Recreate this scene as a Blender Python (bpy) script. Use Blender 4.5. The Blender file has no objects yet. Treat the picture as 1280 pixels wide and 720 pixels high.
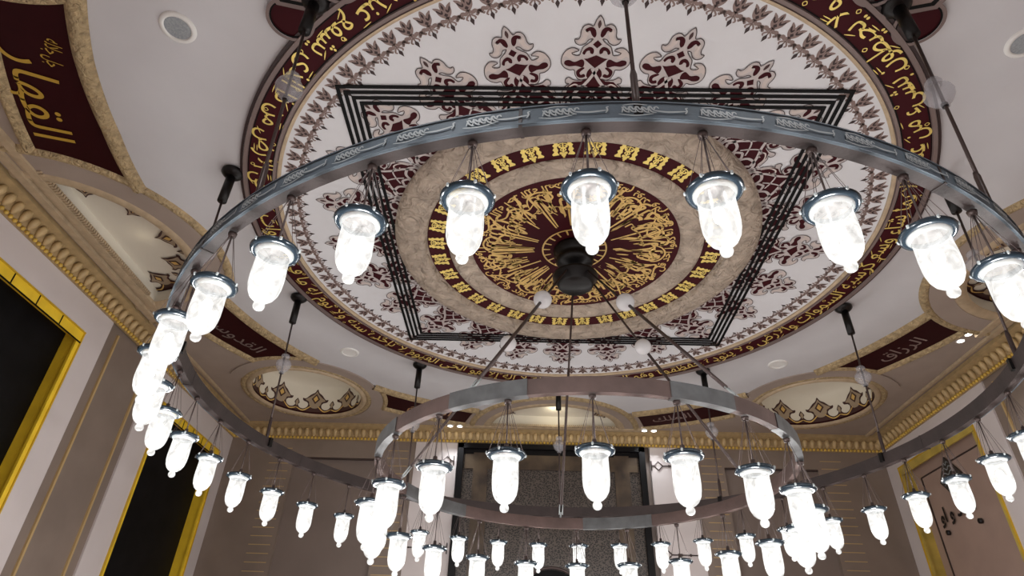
import bpy, math, random
from math import pi, cos, sin, radians, sqrt, hypot, atan2
from mathutils import Vector, Matrix
from mathutils.geometry import tessellate_polygon
random.seed(7)
COL = bpy.context.scene.collection
S = 5.0                      # one plan unit (height of the ceiling above the eye) in metres
EYE = 1.6
def Z(z): return EYE + S * z
H = Z(1.0)                   # ceiling height 6.6 m; world origin = point under the ceiling centre

# ------------------------------------------------------------------ materials
def mat(name, color, rough=0.5, metal=0.0, noise=0.0, scale=8.0, bump=0.0, bscale=40.0, bdist=.02, emit=None, estr=0.0, color2=None, spec=0.5, coords='Object'):
    m = bpy.data.materials.new(name); m.use_nodes = True
    nt = m.node_tree; b = nt.nodes['Principled BSDF']
    b.inputs['Base Color'].default_value = (*color, 1); b.inputs['Roughness'].default_value = rough
    b.inputs['Metallic'].default_value = metal; b.inputs['Specular IOR Level'].default_value = spec
    tc = nt.nodes.new('ShaderNodeTexCoord')
    if noise > 0 or color2:
        n = nt.nodes.new('ShaderNodeTexNoise'); n.inputs['Scale'].default_value = scale; n.inputs['Detail'].default_value = 5
        nt.links.new(tc.outputs[coords], n.inputs['Vector'])
        r = nt.nodes.new('ShaderNodeValToRGB')
        c2 = color2 or tuple(min(1, c * (1 + noise)) for c in color)
        c1 = tuple(c * (1 - noise) for c in color) if not color2 else color
        r.color_ramp.elements[0].position = .35; r.color_ramp.elements[1].position = .65
        r.color_ramp.elements[0].color = (*c1, 1); r.color_ramp.elements[1].color = (*c2, 1)
        nt.links.new(n.outputs['Fac'], r.inputs['Fac']); nt.links.new(r.outputs['Color'], b.inputs['Base Color'])
    if bump > 0:
        n2 = nt.nodes.new('ShaderNodeTexNoise'); n2.inputs['Scale'].default_value = bscale; n2.inputs['Detail'].default_value = 3
        nt.links.new(tc.outputs[coords], n2.inputs['Vector'])
        bp = nt.nodes.new('ShaderNodeBump'); bp.inputs['Strength'].default_value = bump; bp.inputs['Distance'].default_value = bdist; n2.inputs['Distortion'].default_value = 1.5 if bdist > .02 else 0
        nt.links.new(n2.outputs['Fac'], bp.inputs['Height']); nt.links.new(bp.outputs['Normal'], b.inputs['Normal'])
    if emit:
        b.inputs['Emission Color'].default_value = (*emit, 1); b.inputs['Emission Strength'].default_value = estr
    return m

def hexc(r, g, b):           # sRGB 0-255 -> linear
    f = lambda c: (c / 255 / 12.92) if c / 255 <= .04045 else ((c / 255 + .055) / 1.055) ** 2.4
    return (f(r), f(g), f(b))

M = {}
M['white'] = mat('white_plaster', hexc(202, 202, 205), .7, noise=.02, scale=2)
M['disc'] = mat('pale_plaster', hexc(215, 216, 219), .7, noise=.02, scale=2)
M['taupe'] = mat('taupe_plaster', hexc(158, 144, 134), .6, noise=.04, scale=3)
M['red'] = mat('maroon_paint', hexc(44, 7, 12), .6, noise=.06, scale=4, spec=.12)
M['redband'] = mat('band_maroon_paint', hexc(58, 13, 20), .6, noise=.06, scale=4, spec=.12)
M['gold'] = mat('gold_leaf', hexc(212, 176, 104), .42, .25, noise=.08, scale=10)
M['goldb'] = mat('bright_gold', hexc(232, 208, 116), .42, .35, noise=.08, scale=10)
M['dullgold'] = mat('dull_gold', hexc(170, 130, 96), .5, .1)
M['cream'] = mat('carved_cream_plaster', hexc(178, 163, 147), .6, noise=.16, scale=7, bump=1.0, bscale=6, bdist=.12)
M['creamr'] = mat('carved_moulding_plaster', hexc(178, 156, 118), .6, noise=.2, scale=16, bump=1.0, bscale=14, bdist=.06)
M['creams'] = mat('smooth_cream_moulding', hexc(180, 160, 132), .5, noise=.1, scale=10, bump=.3, bscale=20)
M['cornice'] = mat('cornice_plaster', hexc(168, 144, 104), .5, noise=.12, scale=10)
M['grey'] = mat('grey_moulding', hexc(120, 104, 100), .5)
M['dark'] = mat('dark_outline', hexc(46, 26, 26), .5)
M['black'] = mat('black_lacquer', hexc(8, 8, 9), .6, spec=.15)
M['blackm'] = mat('black_metal', hexc(24, 22, 22), .35, .5)
M['motif_line'] = mat('motif_outline_paint', hexc(70, 60, 60), .6)
M['motif_light'] = mat('motif_pale_paint', hexc(202, 190, 184), .6)
M['motif_pink'] = mat('motif_rose_grey_paint', hexc(188, 180, 178), .6)
M['motif_olive'] = mat('motif_olive_paint', hexc(160, 150, 122), .6)
M['pal'] = mat('palmette_paint', hexc(132, 112, 106), .6)
M['slate'] = mat('slate_blue_metal', hexc(84, 96, 106), .6, .0, noise=.12, scale=5, bump=.15, bscale=30)
M['bronze'] = mat('brown_metal', hexc(48, 38, 37), .55, .0, noise=.2, scale=4, bump=.15, bscale=30)
M['sleeve'] = mat('dark_steel_sleeve', hexc(92, 94, 96), .45, .0, noise=.2, scale=8)
M['dimgold'] = mat('dim_gold_paint', hexc(182, 146, 52), .5)
M['bronze_light'] = mat('light_brown_metal', hexc(92, 74, 70), .55, .0, noise=.2, scale=4, bump=.15, bscale=30)
M['relief'] = mat('silver_relief', hexc(165, 172, 174), .5, .0)
M['rod'] = mat('dark_steel_rod', hexc(74, 62, 60), .4, .4)
M['wire'] = mat('thin_steel_wire', hexc(96, 84, 82), .4, .5)
M['rim'] = mat('blue_black_enamel', hexc(34, 45, 54), .2, .2)
M['yellow'] = mat('yellow_gilt', hexc(248, 208, 54), .45, 0, noise=.1, scale=3)
M['unlitgilt'] = mat('unlit_gilt', hexc(196, 172, 84), .4, .1, noise=.15, scale=3)  # the left windows' gilt, dulled in colour to stand for less light
M['yellowd'] = mat('dark_yellow_gilt', hexc(206, 168, 40), .45, 0, noise=.1, scale=3)
M['pane'] = mat('dark_window_glass', hexc(16, 16, 18), .5, noise=.3, scale=3, spec=.15)
M['clad'] = mat('satin_taupe_cladding', hexc(134, 120, 110), .4, noise=.08, scale=1.5)
M['cladp'] = mat('plain_taupe_panel', hexc(126, 113, 106), .5, noise=.05, scale=1.5)
M['panelbeige'] = mat('beige_closed_panel', hexc(172, 148, 136), .5, noise=.05, scale=2)
M['wallw'] = mat('white_wall_paint', hexc(212, 204, 203), .6, noise=.02, scale=2)
M['groove'] = mat('brass_groove', hexc(196, 168, 118), .4, .1)
M['marble'] = mat('brown_marble', hexc(58, 48, 42), .4, noise=.3, scale=3, color2=hexc(92, 78, 62))
M['blackp'] = mat('near_black_frame', hexc(17, 16, 18), .5, spec=.2)
M['egg'] = mat('egg_moulding', hexc(192, 166, 120), .5, noise=.12, scale=10)
M['gildedge'] = mat('gilded_bead', hexc(214, 178, 80), .4, .0, noise=.15, scale=12)
M['speaker'] = mat('speaker_grille', hexc(150, 156, 160), .6, noise=.15, scale=60)
M['spk_rim'] = mat('white_plastic', hexc(225, 225, 222), .4)
M['floor'] = mat('patterned_carpet', hexc(120, 84, 66), .9, noise=.2, scale=1.5)
M['recess'] = mat('warm_recess_plaster', hexc(216, 210, 196), .7, noise=.02, scale=2)
M['crest'] = mat('crest_brown_paint', hexc(156, 138, 116), .6)
M['crestdk'] = mat('crest_dark_paint', hexc(62, 30, 28), .6)
M['spot'] = mat('spot_lens', (1, .95, .85), .4, emit=(1, .93, .8), estr=12)
M['bulb'] = mat('glowing_bulb', (1, 1, 1), .5, emit=(1, .97, .9), estr=9)
M['decal'] = mat('black_vinyl', hexc(22, 18, 20), .5)
M['diamond'] = mat('dark_engraved_plate', hexc(70, 66, 62), .4, .3, noise=.35, scale=12)

def lattice_material():      # fine kufic-like lattice of the tall dark panel
    m = bpy.data.materials.new('engraved_dark_lattice'); m.use_nodes = True
    nt = m.node_tree; b = nt.nodes['Principled BSDF']; b.inputs['Roughness'].default_value = .4
    tc = nt.nodes.new('ShaderNodeTexCoord'); mp = nt.nodes.new('ShaderNodeMapping'); mp.inputs['Scale'].default_value = (30, 30, 38)
    v = nt.nodes.new('ShaderNodeTexVoronoi'); v.distance = 'CHEBYCHEV'; v.inputs['Scale'].default_value = 1.0
    r = nt.nodes.new('ShaderNodeValToRGB')
    r.color_ramp.elements[0].position = .30; r.color_ramp.elements[0].color = (*hexc(34, 31, 32), 1)
    r.color_ramp.elements[1].position = .44; r.color_ramp.elements[1].color = (*hexc(88, 80, 74), 1)
    nt.links.new(tc.outputs['Object'], mp.inputs['Vector']); nt.links.new(mp.outputs['Vector'], v.inputs['Vector'])
    nt.links.new(v.outputs['Distance'], r.inputs['Fac']); nt.links.new(r.outputs['Color'], b.inputs['Base Color'])
    return m
M['lattice'] = lattice_material()

def glass_glow():            # frosted cut-glass shade lit by its bulb
    m = bpy.data.materials.new('lit_frosted_glass'); m.use_nodes = True
    nt = m.node_tree; nt.nodes.clear()
    out = nt.nodes.new('ShaderNodeOutputMaterial'); tc = nt.nodes.new('ShaderNodeTexCoord')
    n = nt.nodes.new('ShaderNodeTexNoise'); n.inputs['Scale'].default_value = 9; n.inputs['Detail'].default_value = 4; n.inputs['Distortion'].default_value = 1.2
    r = nt.nodes.new('ShaderNodeMapRange'); r.inputs['From Min'].default_value = .35; r.inputs['From Max'].default_value = .6
    r.inputs['To Min'].default_value = GL[0]; r.inputs['To Max'].default_value = GL[1]
    em = nt.nodes.new('ShaderNodeEmission'); em.inputs['Color'].default_value = (1.0, .985, .95, 1)
    tr = nt.nodes.new('ShaderNodeBsdfTransparent'); tr.inputs['Color'].default_value = (1, 1, 1, 1)
    gl = nt.nodes.new('ShaderNodeBsdfGlossy'); gl.inputs['Roughness'].default_value = .25
    mx = nt.nodes.new('ShaderNodeMixShader'); mx.inputs[0].default_value = .45
    mx2 = nt.nodes.new('ShaderNodeMixShader'); mx2.inputs[0].default_value = .06
    nt.links.new(tc.outputs['Object'], n.inputs['Vector']); nt.links.new(n.outputs['Fac'], r.inputs['Value'])
    nt.links.new(r.outputs['Result'], em.inputs['Strength'])
    nt.links.new(em.outputs[0], mx.inputs[1]); nt.links.new(tr.outputs[0], mx.inputs[2])
    nt.links.new(mx.outputs[0], mx2.inputs[1]); nt.links.new(gl.outputs[0], mx2.inputs[2])
    nt.links.new(mx2.outputs[0], out.inputs['Surface'])
    return m
GL = (.85, 1.7)
M['shade'] = glass_glow()

def clear_glass(name, tint, alpha):
    m = bpy.data.materials.new(name); m.use_nodes = True
    nt = m.node_tree; nt.nodes.clear()
    out = nt.nodes.new('ShaderNodeOutputMaterial')
    tr = nt.nodes.new('ShaderNodeBsdfTransparent'); tr.inputs['Color'].default_value = (.95, .95, .96, 1)
    p = nt.nodes.new('ShaderNodeBsdfPrincipled'); p.inputs['Base Color'].default_value = (*tint, 1); p.inputs['Roughness'].default_value = .15
    n = nt.nodes.new('ShaderNodeTexNoise'); n.inputs['Scale'].default_value = 6
    bp = nt.nodes.new('ShaderNodeBump'); bp.inputs['Strength'].default_value = .25
    nt.links.new(n.outputs['Fac'], bp.inputs['Height']); nt.links.new(bp.outputs['Normal'], p.inputs['Normal'])
    mx = nt.nodes.new('ShaderNodeMixShader'); mx.inputs[0].default_value = alpha
    nt.links.new(tr.outputs[0], mx.inputs[1]); nt.links.new(p.outputs[0], mx.inputs[2]); nt.links.new(mx.outputs[0], out.inputs['Surface'])
    return m
M['ball'] = clear_glass('clear_cut_glass', hexc(200, 200, 206), .32)
M['frost'] = clear_glass('frosted_white_glass', hexc(225, 225, 228), .8)
M['rimglass'] = clear_glass('pale_glass_collar', hexc(225, 232, 232), .55)

# ------------------------------------------------------------------ mesh builder
class MB:
    def __init__(s): s.v = []; s.f = []; s.m = []; s.smooth = []
    def add(s, vs, fs, mi=0, sm=False):
        o = len(s.v); s.v += [tuple(v) for v in vs]
        for f in fs: s.f.append([o + i for i in f]); s.m.append(mi); s.smooth.append(sm)
    def box(s, c, d, rz=0, mi=0):
        x, y, z = (q / 2 for q in d); ca, sa = cos(rz), sin(rz)
        vs = []
        for k in (-1, 1):
            for (i, j) in ((-1, -1), (1, -1), (1, 1), (-1, 1)):
                px, py = i * x, j * y
                vs.append((c[0] + px * ca - py * sa, c[1] + px * sa + py * ca, c[2] + k * z))
        s.add(vs, [(3, 2, 1, 0), (4, 5, 6, 7), (0, 1, 5, 4), (1, 2, 6, 5), (2, 3, 7, 6), (3, 0, 4, 7)], mi)
    def lathe(s, prof, c=(0, 0, 0), n=48, mi=0, a0=0.0, a1=2 * pi, closed=False, sm=True):
        full = abs(a1 - a0 - 2 * pi) < 1e-6; cnt = n if full else n + 1
        vs = []
        for i in range(cnt):
            a = a0 + (a1 - a0) * i / n
            for r, z in prof: vs.append((c[0] + r * cos(a), c[1] + r * sin(a), c[2] + z))
        m = len(prof); fs = []
        for i in range(n):
            j = (i + 1) % cnt
            for k in range(m if closed else m - 1):
                l = (k + 1) % m
                fs.append((i * m + k, j * m + k, j * m + l, i * m + l))
        s.add(vs, fs, mi, sm)
    def tube(s, pts, r, n=8, mi=0, caps=True):
        pts = [Vector(p) for p in pts]; rs = r if isinstance(r, (list, tuple)) else [r] * len(pts)
        vs = []; up = None
        for i, p in enumerate(pts):
            d = (pts[min(i + 1, len(pts) - 1)] - pts[max(i - 1, 0)]).normalized()
            if up is None: up = Vector((0, 0, 1)) if abs(d.z) < .9 else Vector((1, 0, 0))
            x = d.cross(up).normalized(); y = x.cross(d).normalized(); up = y
            for k in range(n):
                a = 2 * pi * k / n; q = p + (x * cos(a) + y * sin(a)) * rs[i]; vs.append(tuple(q))
        fs = []
        for i in range(len(pts) - 1):
            for k in range(n):
                l = (k + 1) % n; fs.append((i * n + k, i * n + l, (i + 1) * n + l, (i + 1) * n + k))
        if caps:
            fs.append(tuple(range(n))[::-1]); fs.append(tuple((len(pts) - 1) * n + k for k in range(n)))
        s.add(vs, fs, mi, True)
    def poly(s, pts2, fn, mi=0, fine=0):         # flat painted shape: 2-D outline through a mapping
        tri = tessellate_polygon([[Vector((p[0], p[1], 0)) for p in pts2]])
        if fine:                                 # cut it up so that it follows a curved wall
            st = [tuple(tuple(pts2[i][:2]) for i in t) for t in tri]; done = []
            while st:
                a, b, c = st.pop(); e = [(hypot(a[0] - b[0], a[1] - b[1]), 0), (hypot(b[0] - c[0], b[1] - c[1]), 1), (hypot(c[0] - a[0], c[1] - a[1]), 2)]
                L, k = max(e)
                if L < fine: done.append((a, b, c)); continue
                if k == 1: a, b, c = b, c, a
                elif k == 2: a, b, c = c, a, b
                m = ((a[0] + b[0]) / 2, (a[1] + b[1]) / 2); st += [(a, m, c), (m, b, c)]
            for t in done: s.add([fn(*p) for p in t], [(0, 1, 2)], mi)
            return
        s.add([fn(*p) for p in pts2], [tuple(t) for t in tri], mi)
    def ribbon(s, pts2, w, fn, mi=0, sub=6, taper=True, closed=False):
        q = spline(pts2, sub, closed); n = len(q); vs = []
        for i, p in enumerate(q):
            if closed: a = q[(i - 1) % n]; b = q[(i + 1) % n]
            else: a = q[max(i - 1, 0)]; b = q[min(i + 1, n - 1)]
            dx, dy = b[0] - a[0], b[1] - a[1]; L = hypot(dx, dy) or 1
            t = i / (n - 1); ww = w * ((.35 + .65 * sin(pi * min(1, max(0, t))) ** .5) if taper else 1)
            vs.append(fn(p[0] - dy / L * ww, p[1] + dx / L * ww)); vs.append(fn(p[0] + dy / L * ww, p[1] - dx / L * ww))
        fs = [(2 * i, 2 * i + 1, 2 * ((i + 1) % n) + 1, 2 * ((i + 1) % n)) for i in range(n if closed else n - 1)]
        s.add(vs, fs, mi)
    def build(s, name, mats, parent=None, loc=None):
        me = bpy.data.meshes.new(name); me.from_pydata(s.v, [], s.f)
        for mm in (mats if isinstance(mats, (list, tuple)) else [mats]): me.materials.append(M[mm])
        me.polygons.foreach_set('material_index', s.m); me.polygons.foreach_set('use_smooth', s.smooth)
        me.validate(); me.update()
        o = bpy.data.objects.new(name, me); COL.objects.link(o)
        if parent: o.parent = parent
        if loc: o.location = loc
        return o
def spline(p, sub=6, closed=False):
    n = len(p); out = []
    if n == 2 and not closed:
        return [(p[0][0] + (p[1][0] - p[0][0]) * t / 3, p[0][1] + (p[1][1] - p[0][1]) * t / 3) for t in range(4)]
    for i in range(n if closed else n - 1):
        g = (lambda k: p[k % n]) if closed else (lambda k: p[min(max(k, 0), n - 1)])
        a, b, c, d = g(i - 1), g(i), g(i + 1), g(i + 2)
        for k in range(sub):
            t = k / sub
            out.append(tuple(.5 * (2 * b[j] + (c[j] - a[j]) * t + (2 * a[j] - 5 * b[j] + 4 * c[j] - d[j]) * t * t + (3 * b[j] - a[j] - 3 * c[j] + d[j]) * t ** 3) for j in (0, 1)))
    if not closed: out.append(p[-1])
    return out
def empty(name, loc=(0, 0, 0), rz=0):
    o = bpy.data.objects.new(name, None); COL.objects.link(o); o.location = loc; o.rotation_euler = (0, 0, rz); o.empty_display_size = .1
    return o
def tag(o, label, cat, group=None, kind=None):
    if label: o['label'] = label
    if cat: o['category'] = cat
    if group: o['group'] = group
    if kind: o['kind'] = kind
    return o
def struct(o): o['kind'] = 'structure'; return o

# ------------------------------------------------------------------ arabic shaping (joining forms, right to left)
AF = {'ء': (0xFE80,), 'آ': (0xFE81, 0xFE82), 'أ': (0xFE83, 0xFE84), 'ؤ': (0xFE85, 0xFE86), 'إ': (0xFE87, 0xFE88), 'ئ': (0xFE89, 0xFE8A, 0xFE8B, 0xFE8C),
      'ا': (0xFE8D, 0xFE8E), 'ب': (0xFE8F,) , 'ة': (0xFE93, 0xFE94), 'د': (0xFEA9, 0xFEAA), 'ذ': (0xFEAB, 0xFEAC), 'ر': (0xFEAD, 0xFEAE), 'ز': (0xFEAF, 0xFEB0),
      'و': (0xFEED, 0xFEEE), 'ى': (0xFEEF, 0xFEF0)}
for ch, base in (('ب', 0xFE8F), ('ت', 0xFE95), ('ث', 0xFE99), ('ج', 0xFE9D), ('ح', 0xFEA1), ('خ', 0xFEA5), ('س', 0xFEB1), ('ش', 0xFEB5), ('ص', 0xFEB9), ('ض', 0xFEBD),
                 ('ط', 0xFEC1), ('ظ', 0xFEC5), ('ع', 0xFEC9), ('غ', 0xFECD), ('ف', 0xFED1), ('ق', 0xFED5), ('ك', 0xFED9), ('ل', 0xFEDD), ('م', 0xFEE1), ('ن', 0xFEE5),
                 ('ه', 0xFEE9), ('ي', 0xFEF1)):
    AF[ch] = (base, base + 1, base + 2, base + 3)
LA = {'ا': 0xFEFB, 'أ': 0xFEF7, 'إ': 0xFEF9, 'آ': 0xFEF5}
def shape_word(w):
    out = []; i = 0; prev = False
    while i < len(w):
        c = w[i]
        if c == 'ل' and i + 1 < len(w) and w[i + 1] in LA:
            out.append(chr(LA[w[i + 1]] + (1 if prev else 0))); prev = False; i += 2; continue
        f = AF[c]; nxt = i + 1 < len(w) and w[i + 1] != 'ء' and len(f) == 4
        if len(f) == 1: out.append(chr(f[0])); prev = False
        elif len(f) == 2: out.append(chr(f[1] if prev else f[0])); prev = False
        else:
            out.append(chr(f[3] if prev and nxt else f[1] if prev else f[2] if nxt else f[0])); prev = nxt
        i += 1
    return ''.join(out)
def arabic_mesh(text, bold=.012):   # returns verts (x,y) and faces of the shaped text, visual order
    vis = ' '.join(shape_word(w)[::-1] for w in reversed(text.split()))
    c = bpy.data.curves.new('t', 'FONT'); c.body = vis; c.size = 1; c.resolution_u = 3; c.offset = bold
    o = bpy.data.objects.new('t', c); COL.objects.link(o); bpy.context.view_layer.update()
    me = bpy.data.meshes.new_from_object(o.evaluated_get(bpy.context.evaluated_depsgraph_get()))
    vs = [(v.co.x, v.co.y) for v in me.vertices]; fs = [tuple(p.vertices) for p in me.polygons]
    bpy.data.objects.remove(o); bpy.data.curves.remove(c); bpy.data.meshes.remove(me)
    return vs, fs
def polar(r, a, z): return (r * cos(a), r * sin(a), z)

# ------------------------------------------------------------------ plan of the ceiling
W, B, F = 1.36 * S, 1.275 * S, -1.5 * S       # side walls, back wall, front wall (behind the camera)
LUN = [(-1.31 * S, .045 * S), (1.31 * S, .02 * S), (0.0, 1.27 * S)]          # half-round recesses
LR = .27 * S                                                         # their inner radius
ROU = [(-.958 * S, .94 * S), (.968 * S, .935 * S), (-.965 * S, -.965 * S), (.965 * S, -.965 * S)]
RR = .207 * S
def RW(th):      # edge of the white field (its moulding starts here)
    d = math.degrees(th) % 360
    tab = [(0, 1.05), (15, 1.07), (30, 1.075), (45, 1.085), (60, 1.08), (80, 1.09), (100, 1.09), (125, 1.085), (145, 1.065), (155, 1.055), (165, 1.04), (180, 1.035), (190, 1.035), (200, 1.055), (210, 1.09), (217, 1.11), (225, 1.12), (240, 1.10), (270, 1.06), (300, 1.1), (315, 1.12), (330, 1.09), (345, 1.05), (360, 1.05)]
    for (a, x), (b, y) in zip(tab, tab[1:]):
        if a <= d <= b: return S * (x + (y - x) * (d - a) / (b - a))
def ray_entry(th, c, R):
    d = (cos(th), sin(th)); b = d[0] * c[0] + d[1] * c[1]; q = b * b - (c[0] ** 2 + c[1] ** 2 - R * R)
    if q < 0 or b < 0: return 1e9
    return b - sqrt(q)
def cut(th, lr, rr):
    return min([ray_entry(th, c, lr) for c in LUN] + [ray_entry(th, c, rr) for c in ROU])

# base ceiling slab with the recess openings cut through
import bmesh
def flat_with_holes(outer, holes, z, name, m, parent=None):
    bm = bmesh.new(); es = []
    for loop in [outer] + holes:
        vs = [bm.verts.new((p[0], p[1], z)) for p in loop]
        es += [bm.edges.new((vs[i], vs[(i + 1) % len(vs)])) for i in range(len(vs))]
    bmesh.ops.triangle_fill(bm, use_beauty=True, use_dissolve=False, edges=es)
    me = bpy.data.meshes.new(name); bm.to_mesh(me); bm.free(); me.materials.append(M[m])
    o = bpy.data.objects.new(name, me); COL.objects.link(o)
    if parent: o.parent = parent
    return o
def circ(c, r, n=48, a0=0, a1=2 * pi, end=False): return [(c[0] + r * cos(a0 + (a1 - a0) * i / n), c[1] + r * sin(a0 + (a1 - a0) * i / n)) for i in range(n + (1 if end else 0))]
def lun_span(c):   # angle range of a half-round recess (flat side along its wall)
    if c[0] < 0: return -pi / 2, pi / 2
    if c[0] > 0: return pi / 2, 3 * pi / 2
    return pi, 2 * pi
LUNC = [(-1.25 * S, .045 * S), (1.25 * S, .02 * S), (0.0, 1.215 * S)]         # chord of the recess stands a little off the wall
def lun_loop(i, r, n=40):
    c = LUN[i]; a0, a1 = lun_span(c); off = abs(LUNC[i][0] - c[0]) + abs(LUNC[i][1] - c[1]); da = math.asin(min(1, off / r))
    return circ(c, r, n, a0 + da, a1 - da, True)
holes = [circ(c, RR, 56) for c in ROU] + [lun_loop(i, LR) for i in range(3)]
ceil = flat_with_holes([(-W, F), (W, F), (W, B), (-W, B)], holes, H, 'ceiling', 'taupe'); struct(ceil)
# white field
mb = MB(); n = 720; vs = [(0, 0, H - .004)]
for i in range(n):
    th = 2 * pi * i / n; r = min(RW(th) + .05, cut(th, LR + .10, RR + .10)); vs.append(polar(r, th, H - .004))
mb.add(vs, [(0, 1 + i, 1 + (i + 1) % n) for i in range(n)]); mb.build('white_field', 'white', ceil)
# cream moulding round the white field, and the outer concentric moulding of the red panels
def ring_polar(rf, wd, drop, m, name, parent, cutter, lo=0):
    mb = MB(); n = 720; prof = [(0, 0), (.15, .55), (.3, .75), (.5, 1), (.72, .8), (.85, .45), (1, 0)]
    for i in range(n):
        t0, t1 = 2 * pi * i / n, 2 * pi * (i + 1) / n
        if rf((t0 + t1) / 2) + lo > cutter((t0 + t1) / 2): continue
        vs = []
        for t in (t0, t1):
            for u, h in prof: vs.append(polar(rf(t) + u * wd, t, H - .006 - h * drop))
        k = len(prof); mb.add(vs, [(j, j + 1, k + j + 1, k + j) for j in range(k - 1)], 0, True)
    return mb.build(name, m, parent)
t1 = struct(empty('trim_1', (0, 0, 0)))
ring_polar(RW, .19, .07, 'creamr', 'field_moulding', t1, lambda t: cut(t, .375 * S, .30 * S))
R_IN = lambda t: RW(t) + .17
ring_polar(lambda t: max(1.245 * S, RW(t) + .75) + 0 * t, .15, .06, 'creamr', 'outer_moulding', t1, lambda t: cut(t, .375 * S, .30 * S))
R_OUT = lambda t: max(1.245 * S, RW(t) + .75)

# raised bands round the recesses: cream moulding, flat grey band, outer cream moulding
def band_arc(c, r0, r1, drop, m, name, parent, a0, a1, flat=False, n=72):
    mb = MB()
    p = [(r0, 0), (r0, -drop), (r1, -drop), (r1, 0)] if flat else [(r0, 0), (r0 + (r1 - r0) * .2, -drop * .7), (r0 + (r1 - r0) * .5, -drop), (r0 + (r1 - r0) * .8, -drop * .7), (r1, 0)]
    mb.lathe(p, (c[0], c[1], H), n, 0, a0, a1, sm=not flat); return mb.build(name, m, parent)
tn = 2
for i, c in enumerate(LUN):
    t = struct(empty('trim_%d' % tn)); tn += 1; a0, a1 = lun_span(c)
    band_arc(c, LR - .02, .305 * S, .05, 'creams', 'arch_moulding', t, a0, a1)
    band_arc(c, .30 * S, (.358 if i < 2 else .335) * S, .03, 'taupe', 'flat_arch_band', t, a0, a1, True)
    band_arc(c, (.355 if i < 2 else .332) * S, (.382 if i < 2 else .358) * S, .055, 'creamr', 'outer_arch_moulding', t, a0, a1)
for i, c in enumerate(ROU):
    t = struct(empty('trim_%d' % tn)); tn += 1
    band_arc(c, RR - .02, .225 * S, .05, 'creams', 'roundel_moulding', t, 0, 2 * pi)
    band_arc(c, .223 * S, .245 * S, .035, 'creamr', 'roundel_outer_moulding', t, 0, 2 * pi)
    ai = atan2(-c[1], -c[0])
    band_arc(c, .243 * S, .288 * S, .028, 'taupe', 'flat_roundel_band', t, ai - 1.75, ai + 1.75, True)
    # the cream edging of the grey band only where it borders the red panels
    for s0, s1 in ((-1.2, -.58), (.58, 1.2)):
        band_arc(c, .286 * S, .308 * S, .05, 'creamr', 'outer_roundel_moulding', t, ai + s0, ai + s1, n=30)

# recess interiors: vertical wall, shallow dome, painted crest on the wall
DEP = .11 * S
def crest(mb, fn, L, step, hgt):      # painted crest: fn(s, h) maps arc length and height
    n = max(1, round(L / step)); st = L / n
    for k in range(n):
        x = k * st; u = st; T = lambda a, b, x=x, u=u: (x + a * u, b * hgt)
        base = [(0, 0), (1, 0), (1, .56)] + spline([(1, .56), (.95, .46), (.93, .38), (.96, .30), (.90, .20), (.80, .18), (.71, .26), (.69, .38), (.74, .46)], 4) + spline([(.74, .46), (.84, .50), (.86, .60), (.78, .60), (.66, .78), (.56, .88), (.5, 1.02), (.44, .88), (.34, .78), (.22, .60), (.14, .60), (.16, .50), (.26, .46)], 4) + spline([(.26, .46), (.31, .38), (.29, .26), (.20, .18), (.10, .20), (.04, .30), (.07, .38), (.05, .46), (0, .56)], 4)
        mb.poly([T(*p) for p in base], lambda a, b: fn(a, b, .004), 1, .1)
        inner = spline([(.66, .38), (.68, .48), (.78, .55), (.66, .68), (.55, .82), (.5, .93), (.45, .82), (.34, .68), (.22, .55), (.32, .48), (.34, .38), (.42, .24), (.58, .24)], 4, True)
        mb.poly([T(*p) for p in inner], lambda a, b: fn(a, b, .010), 0, .1)
        core = [(.5, .82), (.62, .60), (.5, .40), (.38, .60)]
        mb.poly([T(*p) for p in core], lambda a, b: fn(a, b, .015), 1, .1)
        core = [(.5, .74), (.57, .60), (.5, .48), (.43, .60)]
        mb.poly([T(*p) for p in core], lambda a, b: fn(a, b, .020), 2, .1)
        mb.poly([T(0, 0), T(1, 0), T(1, .07), T(0, .07)], lambda a, b: fn(a, b, .015), 3, .1)
        for s_ in (-1, 1):            # small half buds at the joint of two crests
            mb.poly([T(.5 + s_ * .5, .50), T(.5 + s_ * .46, .42), T(.5 + s_ * .47, .3), T(.5 + s_ * .5, .24)], lambda a, b: fn(a, b, .010), 0, .1)
            mb.ribbon([T(.5 + s_ * .5, .18), T(.5 + s_ * .3, .10), T(.5 + s_ * .1, .3)], .012, lambda a, b: fn(a, b, .018), 2)
for i, c in enumerate(ROU):
    o = struct(empty('trim_%d' % tn)); tn += 1
    mb = MB(); prof = [(RR, 0), (RR, DEP)] + [(RR * cos(a), DEP + .22 * sin(a)) for a in (.3, .6, .9, 1.2, 1.5)] + [(.001, DEP + .22)]
    mb.lathe(prof, (c[0], c[1], H), 64); mb.build('recess_dome', 'recess', o)
    mb = MB(); crest(mb, lambda s_, h, e, c=c: (c[0] + (RR - e) * cos(s_ / RR), c[1] + (RR - e) * sin(s_ / RR), H + h + .0), 2 * pi * RR, .72, .54)
    mb.build('painted_crest', ['crest', 'crestdk', 'gold', 'red'], o)
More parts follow.
